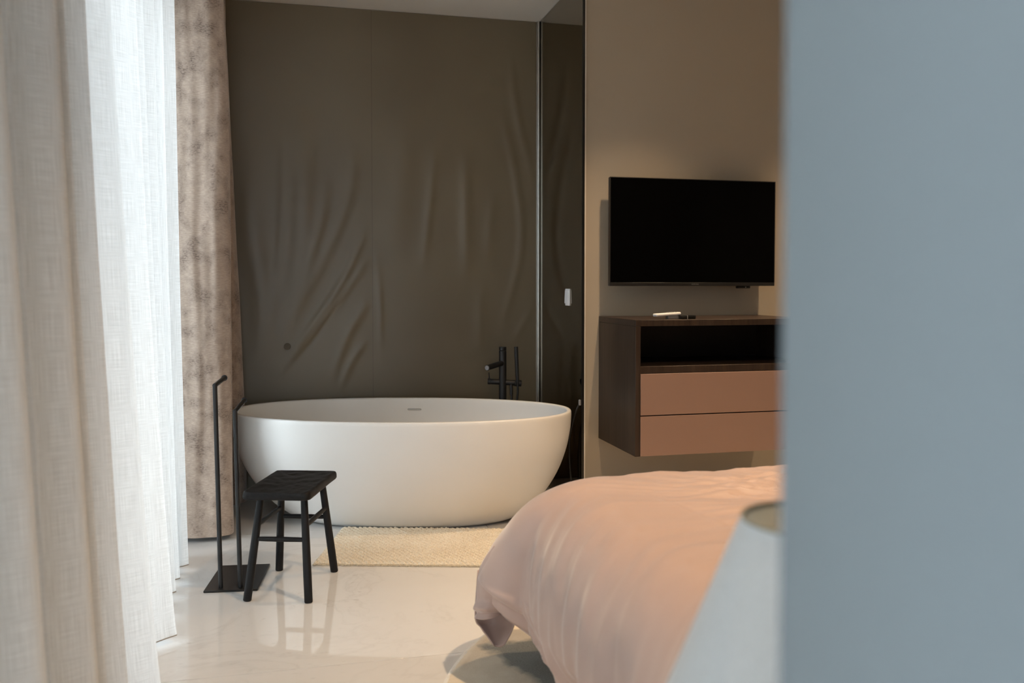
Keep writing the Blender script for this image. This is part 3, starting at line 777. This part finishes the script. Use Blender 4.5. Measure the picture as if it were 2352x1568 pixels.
    top = msk * msk2 * (.009 * ridge * np.clip((y - 1.3) / .5, .25, 1) + .005 * wx2 * np.clip((x - 1.15) / .3, 0, 1) + .0165 * rdg * np.clip((x - 1.05) / .4, 0, 1) + .0045 * rdg2 * np.clip((x - 1.05) / .4, 0, 1))
    crease = -.006 * np.exp(-((x - (.95 + .16 * (2.5 - y))) / .010) ** 2) * msk
    dU = np.gradient(P, axis=1); dV = np.gradient(P, axis=0); N = np.cross(dU, dV); N /= np.linalg.norm(N, axis=-1, keepdims=True) + 1e-9
    N = np.where((N[..., 2:3] < 0) & (PH[..., None] < .9), -N, N)
    outv = np.stack([np.repeat(per[None, :, 2], m, 0), np.repeat(per[None, :, 3], m, 0), 0 * S], -1)
    N = np.where(((N * outv).sum(-1, keepdims=True) < 0) & (PH[..., None] >= .9), -N, N)
    P = P + N * (off + top + crease)[..., None]
    P[..., 2] = np.maximum(P[..., 2], .06)
    # inner facing (thickness) rolled under at the hem
    In = P[-1] - outv[-1] * .012; In2 = P[-8] - outv[-1] * .020
    P = np.concatenate([P, (P[-1] * .5 + In * .5 - [0, 0, .003])[None], In[None], In2[None]], 0)
    o = grid_mesh('duvet', P, None, M['duvet'])
    tagp(o, 'rumpled blush pink duvet draped over the bed with its corner hanging down', 'duvet')
    hem = np.stack([P[m-7] + outv[-1]*.0012, P[m-6] + outv[-1]*.0022, P[m-5] + outv[-1]*.0012], 0)
    grid_mesh('hem_seam', hem, None, M['duvet'], o)
    def sheet(rows):
        A = np.array(rows); A = np.array([catmull(q, 9) for q in A]); A = np.array([catmull(A[:, k], 9) for k in range(A.shape[1])]).transpose(1, 0, 2)
        return A
    near = sheet([[(0.590, 2.690, 0.420), (0.600, 2.640, 0.420), (0.620, 2.60, 0.400), (0.650, 2.620, 0.380)], [(0.557, 2.716, 0.358), (0.567, 2.655, 0.36), (0.585, 2.612, 0.339), (0.622, 2.637, 0.298)],
        [(0.542, 2.717, 0.298), (0.554, 2.652, 0.305), (0.583, 2.614, 0.288), (0.629, 2.642, 0.24)], [(0.537, 2.706, 0.246), (0.554, 2.65, 0.257), (0.585, 2.622, 0.251), (0.642, 2.648, 0.208)],
        [(0.526, 2.706, 0.216), (0.540, 2.650, 0.233), (0.574, 2.630, 0.231), (0.642, 2.658, 0.207)], [(0.538, 2.707, 0.203), (0.556, 2.655, 0.217), (0.582, 2.638, 0.223), (0.642, 2.665, 0.210)], [(0.531, 2.705, 0.186), (0.548, 2.645, 0.203), (0.582, 2.632, 0.213), (0.639, 2.669, 0.212)]])
    far = sheet([[(0.545, 2.73, 0.33), (0.59, 2.76, 0.33), (0.63, 2.76, 0.33), (0.67, 2.70, 0.30)], [(0.533, 2.715, 0.187), (0.574, 2.746, 0.177), (0.617, 2.745, 0.179), (0.66, 2.685, 0.202)], [(0.55, 2.709, 0.151), (0.583, 2.742, 0.139), (0.622, 2.733, 0.144), (0.657, 2.674, 0.178)],
        [(0.571, 2.693, 0.122), (0.59, 2.708, 0.115), (0.618, 2.702, 0.119), (0.641, 2.666, 0.143)], [(0.583, 2.669, 0.106), (0.591, 2.672, 0.1), (0.604, 2.668, 0.099), (0.617, 2.661, 0.105)]])
    for nm_, A in (('hanging_corner', near), ('corner_underside', far)):
        h = fbm_arr(A[..., 0] * 30, A[..., 1] * 12, A[..., 2] * 22, 2) * .003
        A = A + h[..., None] * np.array([-.5, -.8, 0])
        q = grid_mesh(nm_, A, None, M['duvet'], o)
        sm = q.modifiers.new('thickness', 'SOLIDIFY'); sm.thickness = .004; sm.offset = 0
    rid = near[-1]; tube('corner_piping', rid + [-.001, -.002, 0], .0022, M['duvet'], o, 8)
duvet()

# ------------------------------------------------------------------ round rug under the bed
RG = thing('round_rug', 'round beige wool rug with grey-green patch under the bed', 'rug', (1.60, 2.20, 0))
R0 = 1.262
th = np.linspace(0, 2*PI, 420, endpoint=False); rr = np.linspace(.02, R0 - .006, 90)
RRg, TH = np.meshgrid(rr, th, indexing='ij')
edge = np.clip((R0 - RRg) / .02, 0, 1) ** .5
Zr = .004 + .011 * edge + np.array([[random.uniform(-.0012, .0012) for _ in range(420)] for _ in range(90)])
P = np.stack([RRg * np.cos(TH), RRg * np.sin(TH), Zr], -1)
pl = grid_mesh('pile', P, None, M['rug'], RG, closed=True); pl['kind'] = 'stuff'
lathe('binding', [(R0 - .010, .0008), (R0 + .002, .001), (R0 + .004, .006), (R0 - .002, .011), (R0 - .012, .011)], M['rugedge'], RG, 256)

# ------------------------------------------------------------------ nightstand and lamp beside the near wall
NS = thing('nightstand', 'small dark oak nightstand beside the bed behind the near wall', 'nightstand', (.52, .80, 0))
box('top', (-.23, -.24, .485), (.23, .24, .51), M['oak'], NS, bev=.004)
box('body', (-.215, -.225, .12), (.215, .225, .484), M['oak'], NS, bev=.003)
dr = box('drawer', (-.20, .222, .30), (.20, .238, .475), M['oak'], NS, bev=.003)
rod('knob', (0, .237, .39), (0, .255, .39), .010, .012, M['chrome'], dr)
for sx in (-1, 1):
    for sy in (-1, 1): tube('leg', [(sx*.19, sy*.20, 0), (sx*.19, sy*.20, .125)], [.012, .018], M['oak'], NS, 12)
TL = thing('table_lamp', 'table lamp with a white conical shade in front of the bed', 'lamp', (.522, .80, .51))
zt = 1.006 - .51
lathe('lamp_base', [(0, 0), (.085, 0), (.088, .006), (.080, .016), (.03, .03), (.016, .05)], M['black'], TL, 40)
rod('stem', (0, 0, .04), (0, 0, .30), .010, .010, M['black'], TL)
rt, hsh = .078, .37; rb = rt + .40 * hsh
lathe('lamp_shade', [(rt, zt), (rb, zt - hsh)], M['shade'], TL, 96)
sh = lathe('shade_lining', [(rt - .0025, zt - .004), (rb - .0025, zt - hsh + .004)], M['shade_in'], TL, 96)
lathe('shade_binding', [(rt + .0004, zt - .003), (rt + .0004, zt + .001), (rt - .003, zt + .001), (rt - .003, zt - .004)], M['ring'], TL, 96)
lathe('bulb', [(0, .39), (.02, .385), (.03, .36), (.028, .335), (.014, .31), (.012, .295)], M['wplastic'], TL, 24)
bm = bmesh.new()
for k in range(3):
    a = 2*PI*k/3 + .4; add_tube(bm, [(0.012*math.cos(a), .012*math.sin(a), .30), (rt*.5*math.cos(a), rt*.5*math.sin(a), .40), ((rt-.004)*math.cos(a), (rt-.004)*math.sin(a), zt - .02)], .0018, 8)
from_bm('shade_spider', bm, M['black'], TL, angle=40)
